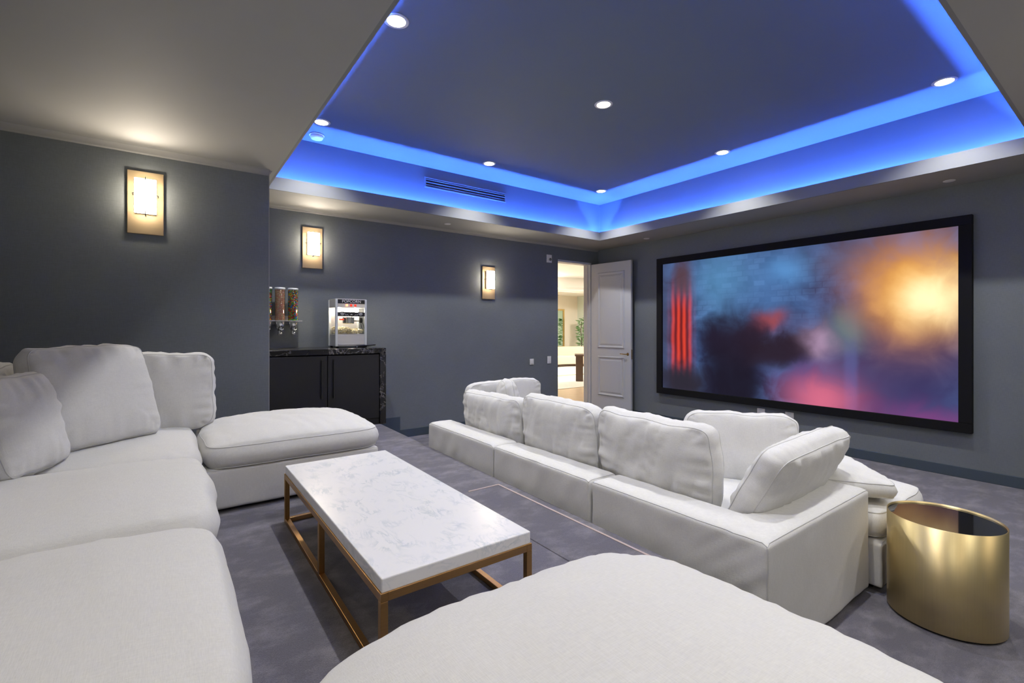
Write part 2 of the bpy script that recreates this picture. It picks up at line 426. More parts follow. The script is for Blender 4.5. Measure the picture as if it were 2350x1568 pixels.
# fascia lip of the cove
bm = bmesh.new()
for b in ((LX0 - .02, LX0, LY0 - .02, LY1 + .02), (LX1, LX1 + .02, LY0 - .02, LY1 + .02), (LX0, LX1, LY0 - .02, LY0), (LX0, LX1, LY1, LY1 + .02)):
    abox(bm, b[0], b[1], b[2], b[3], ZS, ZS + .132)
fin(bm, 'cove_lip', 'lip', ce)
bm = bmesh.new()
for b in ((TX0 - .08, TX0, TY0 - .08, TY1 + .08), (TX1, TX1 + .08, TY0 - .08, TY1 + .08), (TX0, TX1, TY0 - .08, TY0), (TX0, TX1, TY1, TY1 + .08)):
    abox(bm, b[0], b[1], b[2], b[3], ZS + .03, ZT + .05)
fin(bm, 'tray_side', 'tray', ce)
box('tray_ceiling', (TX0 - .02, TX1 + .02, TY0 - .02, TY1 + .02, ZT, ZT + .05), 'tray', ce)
# small cove moulding where walls meet the soffit
def cove(name, p0, p1, nrm, r=.05):
    """quarter-hollow moulding from p0 to p1 along a wall whose outward normal is nrm"""
    bm = bmesh.new(); p0 = Vector(p0); p1 = Vector(p1); nn = Vector(nrm); k = max(2, int((p1 - p0).length / .12)); rows = []
    for i in range(k + 1):
        f = i / k; b = p0.lerp(p1, f)
        rr = r * (1 + .5 * noise.noise(Vector((b.x * 1.3 + 5, b.y * 1.3, 2.2))))
        row = [bm.verts.new(b)]
        for j in range(6):
            a = j / 5 * math.pi / 2
            row.append(bm.verts.new(b + nn * (rr * (1 - math.cos(a))) + Vector((0, 0, -r * (1 - math.sin(a))))))
        rows.append(row)
    for A, B in zip(rows, rows[1:]):
        for j in range(6): bm.faces.new((A[j], B[j], B[j + 1], A[j + 1]))
        bm.faces.new((A[6], B[6], B[0], A[0]))
    bm.faces.new(rows[0]); bm.faces.new(rows[-1][::-1])
    return struct(fin(bm, name, 'ceil', smooth=True))
cove('trim_2', (XL, YN, ZS + .001), (XN, YN, ZS + .001), (0, -1, 0))
cove('trim_3', (XN, YD, ZS + .001), (XS, YD, ZS + .001), (0, -1, 0), .035)
cove('trim_4', (XN, YN, ZS + .001), (XN, YD, ZS + .001), (1, 0, 0), .035)
# baseboards
struct(box('baseboard_screen', (XS - .018, XS, YB, YD, 0, .105), 'base', bevel=.004))
bb = struct(box('baseboard_door', (2.48, DX0 - .01, YD - .018, YD, 0, .108), 'base', bevel=.004))
box('tall_section', (EDGE(YD), 2.48, YD - .02, YD, 0, .285), 'base', bb, bevel=.004)
struct(box('baseboard_projecting', (XL, XN, YN - .016, YN, PZ, PZ + .10), 'base', bevel=.004))

# ------------------------------------------------------------------ doorway and door leaf
tr = empty('trim_5', (0, 0, 0)); struct(tr)
box('jamb', (DX1 - .03, DX1, YD - .006, YD + WT + .01, 0, DH), 'white', tr, .003)
box('jamb', (DX0, DX0 + .012, YD + .02, YD + WT + .01, 0, DH), 'white', tr, .003)
box('head_jamb', (DX0, DX1, YD - .006, YD + WT + .01, DH - .03, DH + .004), 'white', tr, .003)
box('door_stop', (DX1 - .042, DX1 - .03, YD + .05, YD + .09, 0, DH - .03), 'white', tr)
# leaf: local x along the leaf from the hinge, y thickness, z up; local -y face is seen
LW, LH = .835, 2.585
door = box('door_1', (0, LW, -.022, .022, .012, LH), 'white', None, .003)
struct(door); tag(door, 'white two-panel door standing open against the screen wall', 'door')
ang = math.atan2(-.835, .072)
door.location = (DX1 + .006, YD - .012, 0); door.rotation_euler = (0, 0, ang)
for face in (-1, 1):
    for (z0, z1) in ((.30, .98), (1.12, LH - .16)):
        x0, x1 = .15, LW - .13; y = face * .022
        bm = bmesh.new()
        # raised moulding frame, ogee-like: rings of (inset, height)
        prof = [(0, 0), (.006, .012), (.016, .016), (.028, .012), (.036, .003), (.046, .001), (.075, .009)]
        rings = []
        for ins, hh in prof:
            rings.append([bm.verts.new((x, y + face * hh, z)) for x, z in ((x0 + ins, z0 + ins), (x1 - ins, z0 + ins), (x1 - ins, z1 - ins), (x0 + ins, z1 - ins))])
        for A, B in zip(rings, rings[1:]):
            for j in range(4): bm.faces.new((A[j], A[(j + 1) % 4], B[(j + 1) % 4], B[j]))
        bm.faces.new(rings[-1])
        fin(bm, 'panel_moulding', 'white', door)
for face in (-1, 1):
    hx = LW - .065; hz = 1.03
    ro = lathe('handle_rose', [(.026, 0), (.026, .006), (.012, .010), (.012, .045)], 'gold', door, 20)
    ro.rotation_euler = (R(90) * -face * -1, 0, 0); ro.location = (hx, face * .022, hz)
    tube('lever_handle', [(hx, face * .060, hz), (hx - .02, face * .064, hz), (hx - .07, face * .064, hz + .002), (hx - .125, face * .060, hz + .004)], .008, 'gold', door)
box('latch_plate', (LW - .001, LW + .002, -.012, .012, .95, 1.11), 'gold', door)
for z in (.25, 1.3, 2.35): lathe('hinge', [(.009, z - .05), (.009, z + .05)], 'gold', door, 12)

# ------------------------------------------------------------------ hall beyond the doorway
HX1, HY1 = 14.45, 15.0
struct(box('floor_hall', (2.5, HX1, YD + .02, HY1, -.10, 0), 'hall_floor'))
struct(box('wall_hall_far', (2.5, HX1 + .15, HY1, HY1 + .15, 0, 3.5), 'hall_wall'))
struct(box('wall_hall_side', (HX1, HX1 + .15, YD + WT, HY1, 0, 3.5), 'pane'))
struct(box('wall_hall_left', (2.35, 2.5, YD + WT, HY1, 0, 3.5), 'hall_wall'))
bm = bmesh.new(); abox(bm, 2.5, XS, YD + WT, YD + WT + .02, DH + .02, 3.5); abox(bm, 2.5, DX0, YD + WT, YD + WT + .02, 0, DH + .02); abox(bm, DX1, HX1, YD + WT, YD + WT + .02, 0, 3.5)
struct(fin(bm, 'wall_hall_near', 'hall_wall'))
bm = bmesh.new(); abox(bm, 2.5, HX1, YD + WT, HY1, 3.45, 3.5); abox(bm, 2.5, HX1, 13.5, HY1, 2.87, 2.95)
ch = struct(fin(bm, 'ceiling_hall', 'hall_ceil'))
# curved cove edge of the hall's raised ceiling
bm = bmesh.new(); rows = []
for i in range(41):
    f = i / 40; x = 6 + f * 8.4; y = 13.5 - .9 * math.sin(max(0, (f - .55) / .45) * math.pi * .5) ** 2
    rows.append([bm.verts.new((x, y - .0, 2.87)), bm.verts.new((x, y - .06, 2.90)), bm.verts.new((x, y - .06, 2.93)), bm.verts.new((x, y + .16, 2.955)), bm.verts.new((x, y + .40, 3.06)), bm.verts.new((x, y + .55, 3.45))])
for A, B in zip(rows, rows[1:]):
    for j in range(5): bm.faces.new((A[j], A[j + 1], B[j + 1], B[j]))
fin(bm, 'cove_edge', 'hall_ceil', ch, smooth=False)
hl = box('cove_light_strip', (7, 13.0, 13.52, 13.62, 2.956, 2.966), 'hall_lamp')
tag(hl, 'bright white light strip in the ceiling cove of the hall beyond the doorway', 'light strip')
for i, (x, y, lab) in enumerate(((8.3, 12.4, 'added unseen fill panel near the cove of the hall beyond the doorway'), (13.3, 10.2, 'added unseen fill panel on the glass wall side of the hall'))):
    pnl = empty('added_hall_fill', (x, y, 3.45)); tag(pnl, lab, 'ceiling light', 'added unseen fill panels in the hall')  # unseen light panels added to brighten the hall
    box('diffuser', (-.5, .5, -.5, .5, -.012, -.002), 'hall_lamp', pnl)
    bm = bmesh.new()
    for b in ((-.54, -.5, -.54, .54), (.5, .54, -.54, .54), (-.5, .5, -.54, -.5), (-.5, .5, .5, .54)): abox(bm, b[0], b[1], b[2], b[3], -.02, 0)
    fin(bm, 'frame', 'white', pnl)
dl = empty('hall_downlight', (10.55, 10.55, 3.45)); tag(dl, 'small round recessed light in the hall ceiling', 'ceiling light')
lathe('trim_ring', [(.05, 0), (.11, -.002), (.11, -.010), (.09, -.012), (.05, -.004)], 'white', dl, 24, caps=False)
lathe('lens', [(.085, -.004), (.085, -.010)], 'lens', dl, 24)
# rugs
def rug(name, b, label):
    o = box(name, (b[0], b[1], b[2], b[3], .0, .012), 'hall_rug', None, .004); return tag(o, label, 'rug', 'pale rugs on the hall floor')
rug('area_rug', (7.55, 11.4, 8.45, 10.65), 'pale rug just inside the hall beneath the dark table')
rug('area_rug', (8.5, 13.6, 10.95, 13.9), 'pale rug in front of the curved cream hall sofa')
# table with slab leg
tb = empty('console_table', (9.15, 9.42, .012)); tag(tb, 'dark walnut table on a slab leg seen through the doorway', 'table')
dv = Vector((.7152, -.699)).normalized()
box('slab_leg', (-.10, .10, -.10, .10, 0, .70), 'walnut', tb, .006)
box('tabletop', (-.13, 1.5, -.35, .35, .70, .74), 'walnut', tb, .006)
box('slab_leg', (1.24, 1.5, -.13, .13, 0, .70), 'walnut', tb, .006)
tb.rotation_euler = (0, 0, -.75)
# curved cream sofa
cs = empty('curved_sofa', (12.2, 13.0, 0)); tag(cs, 'curved cream sofa against the hall wall beyond the doorway', 'sofa')
def arc_block(name, r0, r1, a0, a1, z0, z1, m, par, n=28, bev=.03):
    bm = bmesh.new(); rows = []
    for i in range(n + 1):
        a = R(a0 + (a1 - a0) * i / n); c, s = math.cos(a), math.sin(a)
        q = [(r0, z0), (r1, z0), (r1, z1 - bev), (r1 - bev, z1), (r0 + bev, z1), (r0, z1 - bev)]
        rows.append([bm.verts.new((r * c, r * s, z)) for r, z in q])
    for A, B in zip(rows, rows[1:]):
        for j in range(6): bm.faces.new((A[j], A[(j + 1) % 6], B[(j + 1) % 6], B[j]))
    bm.faces.new(rows[0]); bm.faces.new(rows[-1][::-1])
    o = fin(bm, name, m, par); smooth_by_angle(o, 50); return o
CSX = (12.0, 12.1)
cs.location = (CSX[0], CSX[1], 0.012)
arc_block('plinth', 1.25, 1.95, 20, 150, 0, .10, 'walnut', cs)
arc_block('seat', 1.15, 1.9, 18, 152, .10, .42, 'cream', cs, bev=.06)
arc_block('backrest', 1.75, 2.05, 16, 154, .10, .74, 'cream', cs, bev=.08)
# mirror
mi = empty('wall_mirror', (13.03, HY1 - .001, 0)); tag(mi, 'tall mirror in a gold frame on the hall wall', 'mirror')
box('glass', (-.55, .55, -.025, -.005, .72, 2.22), 'mirror', mi)
for b in ((-.62, -.55, .65, 2.29), (.55, .62, .65, 2.29), (-.55, .55, .65, .72), (-.55, .55, 2.22, 2.29)):
    box('frame_bar', (b[0], b[1], -.05, 0, b[2], b[3]), 'gold', mi, .004)
# plant
pl = empty('potted_plant', (14.10, 14.40, .0)); tag(pl, 'leafy green plant in a dark pot in the hall corner', 'plant')
lathe('pot', [(.12, 0), (.16, .08), (.20, .42), (.185, .42), (.15, .36)], 'pot', pl, 24)
tube('stem', [(0, 0, .35), (.02, .01, .9), (-.01, .02, 1.4), (.02, 0, 1.75)], .018, 'walnut', pl)
rg = random.Random(5); bm = bmesh.new()
for i in range(170):
    z = .75 + 1.15 * rg.random(); a = rg.random() * 6.28; L = .12 + .10 * rg.random(); r0 = .02 + .11 * rg.random()
    d = Vector((math.cos(a), math.sin(a), .25 - .9 * rg.random() * .6)).normalized(); s = d.cross(Vector((0, 0, 1))).normalized() * .035
    b = Vector((math.cos(a) * r0, math.sin(a) * r0, z)); u = Vector((0, 0, .012))
    v = [bm.verts.new(p) for p in (b, b + d * L * .45 + s + u, b + d * L, b + d * L * .45 - s + u, b + d * L * .5 - u * 1.6)]
    bm.faces.new((v[0], v[4], v[1])); bm.faces.new((v[1], v[4], v[2])); bm.faces.new((v[2], v[4], v[3])); bm.faces.new((v[3], v[4], v[0]))
fo = fin(bm, 'foliage', 'leaf', pl); fo['kind'] = 'stuff'

# ------------------------------------------------------------------ blue cove light strips
zc = ZS + .038
for (b, lab) in (((LX1 + .092, LX1 + .104, LY0 - .06, LY1 + .06), 'blue light strip in the ceiling cove above the screen'),
                 ((LX0 - .05, LX1 + .05, LY1 + .082, LY1 + .094), 'blue light strip in the ceiling cove on the air grille side'),
                 ((LX0 - .099, LX0 - .087, LY0 - .06, LY1 + .06), 'blue light strip in the ceiling cove above the big sectional seats'),
                 ((LX0 - .05, LX1 + .05, LY0 - .099, LY0 - .087), 'blue light strip in the ceiling cove opposite the air grille')):
    o = empty('cove_light_strip', ((b[0] + b[1]) / 2, (b[2] + b[3]) / 2, ZS + .03)); off = o.location
    tag(o, lab, 'light strip', 'blue cove light strips')
    box('diffuser', (b[0], b[1], b[2], b[3], zc - .004, zc), 'led', o, off=off)
    box('channel', (b[0] - .004, b[1] + .004, b[2], b[3], ZS + .03, zc - .004), 'alu', o, off=off)
# ------------------------------------------------------------------ recessed downlights
names = {0: 'sectional side', 1: 'middle', 2: 'screen side'}
rows_ = {0: 'row furthest from the doorway wall', 1: 'middle row', 2: 'row along the air grille'}
ring0 = lens0 = None
for i, x in enumerate((1.21, 3.175, 5.14)):
    for j, y in enumerate((1.04, 2.958, 4.84)):
        o = empty('recessed_downlight', (x, y, ZT))
        lab = {(0, 0): 'round recessed light over the big sectional, opposite the air grille', (0, 1): 'round recessed light above the coffee table',
               (0, 2): 'round recessed light next to the smoke detector', (1, 0): 'round recessed light above the brass drum table side of the front sofa',
               (1, 1): 'round recessed light at the centre of the tray ceiling', (1, 2): 'round recessed light above the air grille',
               (2, 0): 'round recessed light over the screen corner away from the door', (2, 1): 'round recessed light above the middle of the screen',
               (2, 2): 'round recessed light in the ceiling corner above the door'}[(i, j)]
        tag(o, lab, 'ceiling light', 'recessed lights in the tray ceiling')
        if ring0 is None:
            ring0 = lathe('trim_ring', [(.060, -.001), (.082, -.001), (.082, -.004), (.074, -.008), (.060, -.006)], 'plastic', o, 32, caps=False)
            lens0 = lathe('lens', [(.061, -.001), (.061, -.006)], 'lens', o, 32)
        else:
            for src in (ring0, lens0):
                c = src.copy(); COL.objects.link(c); c.parent = o
        ld = bpy.data.lights.new('spot', 'SPOT'); ld.energy = DOWN_W; ld.color = (1, .985, .965)
        ld.spot_size = R(111); ld.spot_blend = .75; ld.shadow_soft_size = .022
        lo = bpy.data.objects.new('spot', ld); COL.objects.link(lo); lo.parent = o; lo.location = (0, 0, -.03)
# row of unseen recessed lights added in the rear soffit for fill
for (x, lab) in ((.95, 'added unseen fill light in the rear soffit over the sectional end'), (3.15, 'added unseen fill light in the middle of the rear soffit'), (5.25, 'added unseen fill light in the rear soffit at the screen end')):
    o = empty('added_soffit_fill', (x, -.60, ZS)); tag(o, lab, 'ceiling light', 'added unseen fill lights in the rear soffit')
    for src in (ring0, lens0):
        c = src.copy(); COL.objects.link(c); c.parent = o
    ld = bpy.data.lights.new('spot', 'SPOT'); ld.energy = REAR_FILL_W; ld.color = (1, .985, .965)
    ld.spot_size = R(150); ld.spot_blend = .8; ld.shadow_soft_size = .06
    lo = bpy.data.objects.new('spot', ld); COL.objects.link(lo); lo.parent = o; lo.location = (0, 0, -.03)
# small soffit speakers / dark fittings
for (x, y, lab) in ((3.02, 5.62, 'small white disc in the soffit above the popcorn wall'), (6.02, 4.71, 'small white disc in the soffit near the door end of the screen'),
                    (6.00, 1.18, 'small white disc in the soffit at the screen end away from the door')):
    o = empty('soffit_disc', (x, y, ZS)); tag(o, lab, 'ceiling fitting', 'white soffit discs')
    lathe('trim_ring', [(.030, -.001), (.046, -.001), (.046, -.004), (.040, -.007), (.030, -.005)], 'plastic', o, 28, caps=False)
    lathe('cover', [(.031, -.001), (.031, -.004)], 'plastic', o, 28)
# smoke detector
o = empty('smoke_detector', (1.25, 5.19, ZT)); tag(o, 'round white smoke detector on the tray ceiling', 'smoke detector')
lathe('mounting_base', [(.075, 0), (.075, -.012)], 'plastic', o, 32)
lathe('sensor_body', [(.066, -.012), (.066, -.020), (.064, -.030), (.055, -.045), (.030, -.049)], 'plastic', o, 32)
# air grille on tray side
o = empty('air_grille', (3.205, TY1, 3.29)); tag(o, 'long slotted air grille in the blue-lit ceiling cove', 'air vent')
gw, gh = .62, .066
for b in ((-gw, gw, gh - .016, gh), (-gw, gw, -gh, -gh + .016)): box('frame_bar', (b[0], b[1], -.014, 0, b[2], b[3]), 'tray', o, .003)
for b in ((-gw, -gw + .016), (gw - .016, gw)): box('frame_bar', (b[0], b[1], -.014, 0, -gh + .016, gh - .016), 'tray', o, .003)
for k in range(3): 
    z = -.034 + k * .034; sl = box('slat', (-gw + .016, gw - .016, -.012, -.002, -.006, .006), 'tray', o); sl.location = (0, 0, z); sl.rotation_euler = (R(-25), 0, 0)
box('backing', (-gw + .016, gw - .016, -.0015, -.0005, -gh + .016, gh - .016), 'dark', o)

# ------------------------------------------------------------------ wall sconces
def sconce(x, y, z, lab, cracked=False, rz=0):
    o = empty('wall_sconce', (x, y, z), R(rz)); tag(o, lab, 'wall lamp', 'brass wall sconces')
    box('back_plate', (-.113, .113, -.022, 0, -.243, .243), 'brass_plate', o, .003)
    g = box('glass_block', (-.068, .068, -.085, -.062, -.092, .175), 'sconce', o, .006)
    box('light_stop', (-.066, .066, -.062, -.020, -.090, .173), 'brass_plate', o, .002)  # added block that keeps the glass from lighting the back plate
    for (ax, az, bx, bz) in ((-.078, .052, -.05, .052), (.078, .052, .05, .052), (0, .185, 0, .158), (0, -.102, 0, -.072)):
        tube('clip', [(ax, -.022, az), (ax, -.088, az), (bx, -.089, bz)], .0032, 'black', o, 8)
    ld = bpy.data.lights.new('bulb', 'SPOT'); ld.energy = 7; ld.color = (1, .90, .76); ld.spot_size = R(110); ld.spot_blend = 1; ld.shadow_soft_size = .04
    lo = bpy.data.objects.new('bulb', ld); COL.objects.link(lo); lo.parent = o; lo.location = (0, -.06, .20)
    lo.rotation_euler = Vector((0, -.92, .38)).to_track_quat('-Z', 'Y').to_euler()
    if cracked:
        tube('clip', [(.004, -.0895, -.085), (-.004, -.0905, -.060), (-.022, -.0905, -.042), (-.032, -.0895, -.028)], .0045, 'black', o, 8)
    return o
sconce(-.147, YN, 2.430, 'brass wall sconce on the projecting wall above the sectional')
sconce(1.380, YD, 2.412, 'brass wall sconce above the candy dispensers', True)
sconce(3.880, YD, 2.140, 'brass wall sconce between the popcorn counter and the doorway')

sconce(XL, .40, 2.430, 'added unseen fill sconce on the side wall behind the sectional', rz=90)  # this and the next two are unseen sconces added for warm fill
sconce(1.40, YB, 2.412, 'added unseen fill sconce on the back wall behind the large ottoman', rz=180)
sconce(3.90, YB, 2.140, 'added unseen fill sconce on the back wall towards the screen', rz=180)

# ------------------------------------------------------------------ projection screen
YC, ZCs = (4.654 + 1.055) / 2, (2.546 + .445) / 2; SW, SH = 3.600, 2.10
scr = empty('projection_screen', (XS, YC, ZCs)); tag(scr, 'large framed projection screen showing a blue and orange picture', 'screen')
iw, ih = 3.403 / 2, 1.914 / 2
# frame: bevelled bars
for (y0, y1, z0, z1) in ((-SW / 2, SW / 2, ih, SH / 2), (-SW / 2, SW / 2, -SH / 2, -ih), (-SW / 2, -iw, -ih, ih), (iw, SW / 2, -ih, ih)):
    box('frame_bar', (-.06, 0, y0, y1, z0, z1), 'frame_black', scr, .004)
bm = bmesh.new(); vs = [bm.verts.new((-.03, y, z)) for y, z in ((iw, -ih), (-iw, -ih), (-iw, ih), (iw, ih))]; bm.faces.new(vs)
me = bpy.data.meshes.new('picture'); bm.to_mesh(me); bm.free()
def picture_mat():
    m = bpy.data.materials.new('projected_picture'); m.use_nodes = True; nt = m.node_tree
    nt.nodes.remove(nt.nodes['Principled BSDF']); L = nt.links.new
    tc = N(nt, 'ShaderNodeTexCoord'); sp = N(nt, 'ShaderNodeSeparateXYZ'); L(tc.outputs['Object'], sp.inputs[0])
    def mrange(src, a, b, c=0., d=1., interp='LINEAR'):
        n = N(nt, 'ShaderNodeMapRange'); n.interpolation_type = interp
        n.inputs[1].default_value = a; n.inputs[2].default_value = b; n.inputs[3].default_value = c; n.inputs[4].default_value = d
        L(src, n.inputs[0]); return n.outputs[0]
    def mth(op, a, b=None):
        n = N(nt, 'ShaderNodeMath', operation=op)
        for i, q in enumerate((a, b)):
            if q is None: continue
            if isinstance(q, (int, float)): n.inputs[i].default_value = q
            else: L(q, n.inputs[i])
        return n.outputs[0]
    u0 = mrange(sp.outputs['Y'], iw, -iw); v0 = mrange(sp.outputs['Z'], -ih, ih)
    wob = N(nt, 'ShaderNodeTexNoise', Scale=2.4, Detail=5); L(tc.outputs['Object'], wob.inputs['Vector'])
    u = mth('ADD', u0, mth('MULTIPLY', mth('SUBTRACT', wob.outputs['Fac'], .5), .10))
    wob2 = N(nt, 'ShaderNodeTexNoise', Scale=3.1, Detail=5); wob2.inputs['Distortion'].default_value = .5
    mp = N(nt, 'ShaderNodeMapping'); mp.inputs['Location'].default_value = (3, 7, 1); L(tc.outputs['Object'], mp.inputs[0]); L(mp.outputs[0], wob2.inputs['Vector'])
    v = mth('ADD', v0, mth('MULTIPLY', mth('SUBTRACT', wob2.outputs['Fac'], .5), .16))
    cur = N(nt, 'ShaderNodeValToRGB'); e = cur.color_ramp.elements
    e[0].position = .35; e[0].color = (.030, .040, .105, 1); e[1].position = .70; e[1].color = (.085, .17, .40, 1)
    L(wob2.outputs['Fac'], cur.inputs[0]); col = cur.outputs[0]
    def mix(fac, c):
        nonlocal col
        n = N(nt, 'ShaderNodeMixRGB'); L(fac, n.inputs[0]); L(col, n.inputs[1])
        if isinstance(c, tuple): n.inputs[2].default_value = c4(c)
        else: L(c, n.inputs[2])
        col = n.outputs[0]
    def blob(cu, cv, su, sv, c, k=1., rot=0, uu=None, vv=None, sharp=1.):
        U = uu or u; V = vv or v
        du = mth('SUBTRACT', U, cu); dv_ = mth('MULTIPLY', mth('SUBTRACT', V, cv), .5625)
        ca, sa = math.cos(rot), math.sin(rot)
        a = mth('ADD', mth('MULTIPLY', du, ca), mth('MULTIPLY', dv_, sa)); b = mth('SUBTRACT', mth('MULTIPLY', dv_, ca), mth('MULTIPLY', du, sa))
        q = mth('ADD', mth('POWER', mth('ABSOLUTE', mth('DIVIDE', a, su)), 2 * sharp), mth('POWER', mth('ABSOLUTE', mth('DIVIDE', b, sv * .5625)), 2 * sharp))
        mix(mth('MULTIPLY', mth('EXPONENT', mth('MULTIPLY', q, -1.)), k), c)
    mpb = N(nt, 'ShaderNodeMapping'); mpb.inputs['Rotation'].default_value = (0, R(90), R(90)); L(tc.outputs['Object'], mpb.inputs[0])
    sw = N(nt, 'ShaderNodeCombineXYZ'); L(sp.outputs['Y'], sw.inputs[0]); L(sp.outputs['Z'], sw.inputs[1])
    br = N(nt, 'ShaderNodeTexBrick', Scale=3.4); br.inputs['Color1'].default_value = (.02, .03, .09, 1); br.inputs['Color2'].default_value = (.11, .20, .42, 1); br.inputs['Mortar'].default_value = (.05, .08, .19, 1)
    br.inputs['Mortar Size'].default_value = .03; br.inputs['Mortar Smooth'].default_value = .6; L(sw.outputs[0], br.inputs['Vector'])
    blob(.40, .75, .26, .36, br.outputs['Color'], .55, uu=u0, vv=v0)
    # cool light on the backdrop
    blob(.28, .82, .13, .26, (.12, .34, .62), .6)
    blob(.53, .86, .08, .10, (.12, .36, .75), .7)
    blob(.46, .62, .10, .25, (.10, .25, .58), .55)
    blob(.75, .90, .14, .14, (.10, .09, .15), .7)
    # left margin and red glowing column with upright streaks
    blob(.0, .5, .06, .8, (.06, .065, .12), .8, uu=u0)
    wv = N(nt, 'ShaderNodeTexWave', Scale=3.2, Distortion=1.2, Detail=2); wv.bands_direction = 'Y'; L(tc.outputs['Object'], wv.inputs['Vector'])
    rr = N(nt, 'ShaderNodeValToRGB'); e = rr.color_ramp.elements
    e[0].color = (.16, .016, .02, 1); e[1].color = (.75, .06, .035, 1); L(wv.outputs['Fac'], rr.inputs[0])
    blob(.095, .44, .055, .36, rr.outputs[0], 1.0, uu=u0, vv=v0, sharp=2.2)
    blob(.10, .88, .05, .14, (.10, .05, .06), .9, uu=u0, sharp=1.5)
    blob(.10, .06, .13, .14, (.030, .026, .040), 1., sharp=2)
    # upright dim blue-purple panels and pink light low on the right
    blob(.86, .22, .24, .46, (.042, .040, .13), .92, uu=u0, sharp=1.4)
    blob(.735, .20, .020, .36, (.075, .11, .32), .7, uu=u0, sharp=2)
    blob(.60, .20, .10, .20, (.085, .06, .20), .8)
    blob(.65, .03, .11, .15, (.72, .16, .26), .95, uu=u0)
    blob(.95, .0, .15, .07, (.22, .06, .22), .8)
    # dark drifting cloud
    blob(.335, .13, .13, .42, (.014, .011, .022), .98, sharp=3)
    blob(.40, .45, .13, .18, (.026, .015, .028), .92)
    blob(.25, .42, .07, .12, (.020, .014, .030), .8)
    blob(.54, .36, .14, .10, (.026, .014, .022), .95, rot=.28, sharp=2.4)
    blob(.48, .53, .05, .06, (.42, .07, .06), .7)
    blob(.64, .40, .045, .10, (.55, .36, .55), .7, rot=.5)
    blob(.72, .48, .055, .11, (.11, .20, .22), .85)
    # orange glow
    blob(.885, .70, .135, .27, (.62, .20, .035), .96)
    blob(.915, .67, .105, .19, (1.0, .50, .10), 1.)
    blob(.945, .64, .075, .12, (1.3, 1.05, .58), 1.)
    em = N(nt, 'ShaderNodeEmission'); em.inputs[1].default_value = .95; L(col, em.inputs[0])
    L(em.outputs[0], nt.nodes['Material Output'].inputs[0])
    return m
link('picture', me, picture_mat(), scr)

# ------------------------------------------------------------------ wall plates
def plate(name, x, y, z, w, h, lab, cat, axis='y', extra='rocker'):
    o = empty(name, (x, y, z)); tag(o, lab, cat)
    if axis == 'x': o.rotation_euler = (0, 0, R(-90))
    box('cover_plate', (-w / 2, w / 2, -.008, 0, -h / 2, h / 2), 'plastic', o, .003)
    if extra == 'rocker': box('rocker', (-w * .25, w * .25, -.013, -.008, -h * .3, h * .3), 'plastic', o, .002)
    if extra == 'knob': lathe('dial', [(w * .22, 0), (w * .22, .02)], 'chrome', o, 20).rotation_euler = (R(90), 0, 0); o.children[-1].location = (w * .1, -.006, -h * .1)
    if extra == 'outlet':
        for zz in (-.02, .02): box('socket', (-w * .2, w * .2, -.0095, -.008, zz - .012, zz + .012), 'alu', o, .002)
    return o
plate('light_switch', 4.718, YD, .921, .078, .095, 'square white dimmer switch on the popcorn wall', 'switch')
plate('light_switch', 5.086, YD, .938, .078, .120, 'tall white light switch beside the doorway', 'switch')
plate('alarm_strobe', 5.086, YD, 2.612, .11, .13, 'white alarm unit high beside the doorway', 'alarm', extra='knob')
plate('wall_outlet', XS, 3.063, .375, .10, .075, 'white outlet plate under the screen beside the seat pillow', 'outlet', 'x', 'outlet')
plate('wall_outlet', XS, 2.715, .375, .10, .075, 'white outlet plate under the screen towards its lower middle', 'outlet', 'x', 'outlet')

# ------------------------------------------------------------------ popcorn counter
CX0, CX1, CY0, CY1, CZ = XN + .004, 2.004, 5.20, YD - .021, 1.234
cb = empty('bar_cabinet', (CX0, CY0, PZ)); off = cb.location
tag(cb, 'black two-door bar cabinet with waterfall black marble end', 'cabinet')
box('body', (CX0 + .01, CX1 - .075, CY0 + .03, CY1 - .01, PZ, CZ - .07), 'cab', cb, .002, off=off)
box('plinth', (CX0 + .01, CX1 - .075, CY0 + .02, CY0 + .032, PZ, PZ + .07), 'black', cb, off=off)
for (x0, x1, hx) in ((CX0 + .012, 1.358, 1.30), (1.366, 1.926, 1.425)):
    d = box('door', (x0, x1, CY0 + .006, CY0 + .028, PZ + .075, CZ - .072), 'cab', cb, .002, off=off)
    hd = box('handle', (hx - .008, hx + .008, CY0 - .026, CY0 - .012, .71, 1.12), 'black', d, .002, off=off)
    for zz in (.74, 1.09): box('handle_post', (hx - .006, hx + .006, CY0 - .014, CY0 + .008, zz - .006, zz + .006), 'black', d, off=off)
ct = box('worktop', (CX0, CX1, CY0, CY1, CZ - .060, CZ), 'nero', cb, .004, off=off)
box('waterfall_end', (CX1 - .070, CX1, CY0, CY1, PZ, CZ - .060), 'nero', cb, .003, off=off)

# ------------------------------------------------------------------ popcorn machine
PX0, PX1, PY0, PY1 = 1.512, 1.868, 5.45, 5.75; PB = CZ
pm = empty('popcorn_machine', ((PX0 + PX1) / 2, PY0, PB)); tag(pm, 'silver glass-sided popcorn machine on the black counter', 'popcorn machine')
hw, dp = (PX1 - PX0) / 2, PY1 - PY0; Hh = .555
for sx in (-1, 1):
    for yy in (.03, dp - .03): lathe('foot', [(.014, 0), (.016, .018)], 'black', pm, 14, loc=(sx * (hw - .03), yy, 0))
    for yy in (0, dp - .022): box('corner_post', (sx * hw - (.026 if sx > 0 else 0), sx * hw + (.026 if sx < 0 else 0), yy, yy + .022, .018, Hh), 'alu', pm, .003)
box('base_pan', (-hw + .01, hw - .01, .006, dp - .006, .018, .155), 'steel', pm, .003)
box('base_drawer', (-hw + .03, hw - .03, -.002, .01, .03, .048), 'steel', pm, .002)
box('roof_box', (-hw + .006, hw - .006, .004, dp - .004, .46, Hh + .004), 'steel', pm, .004)
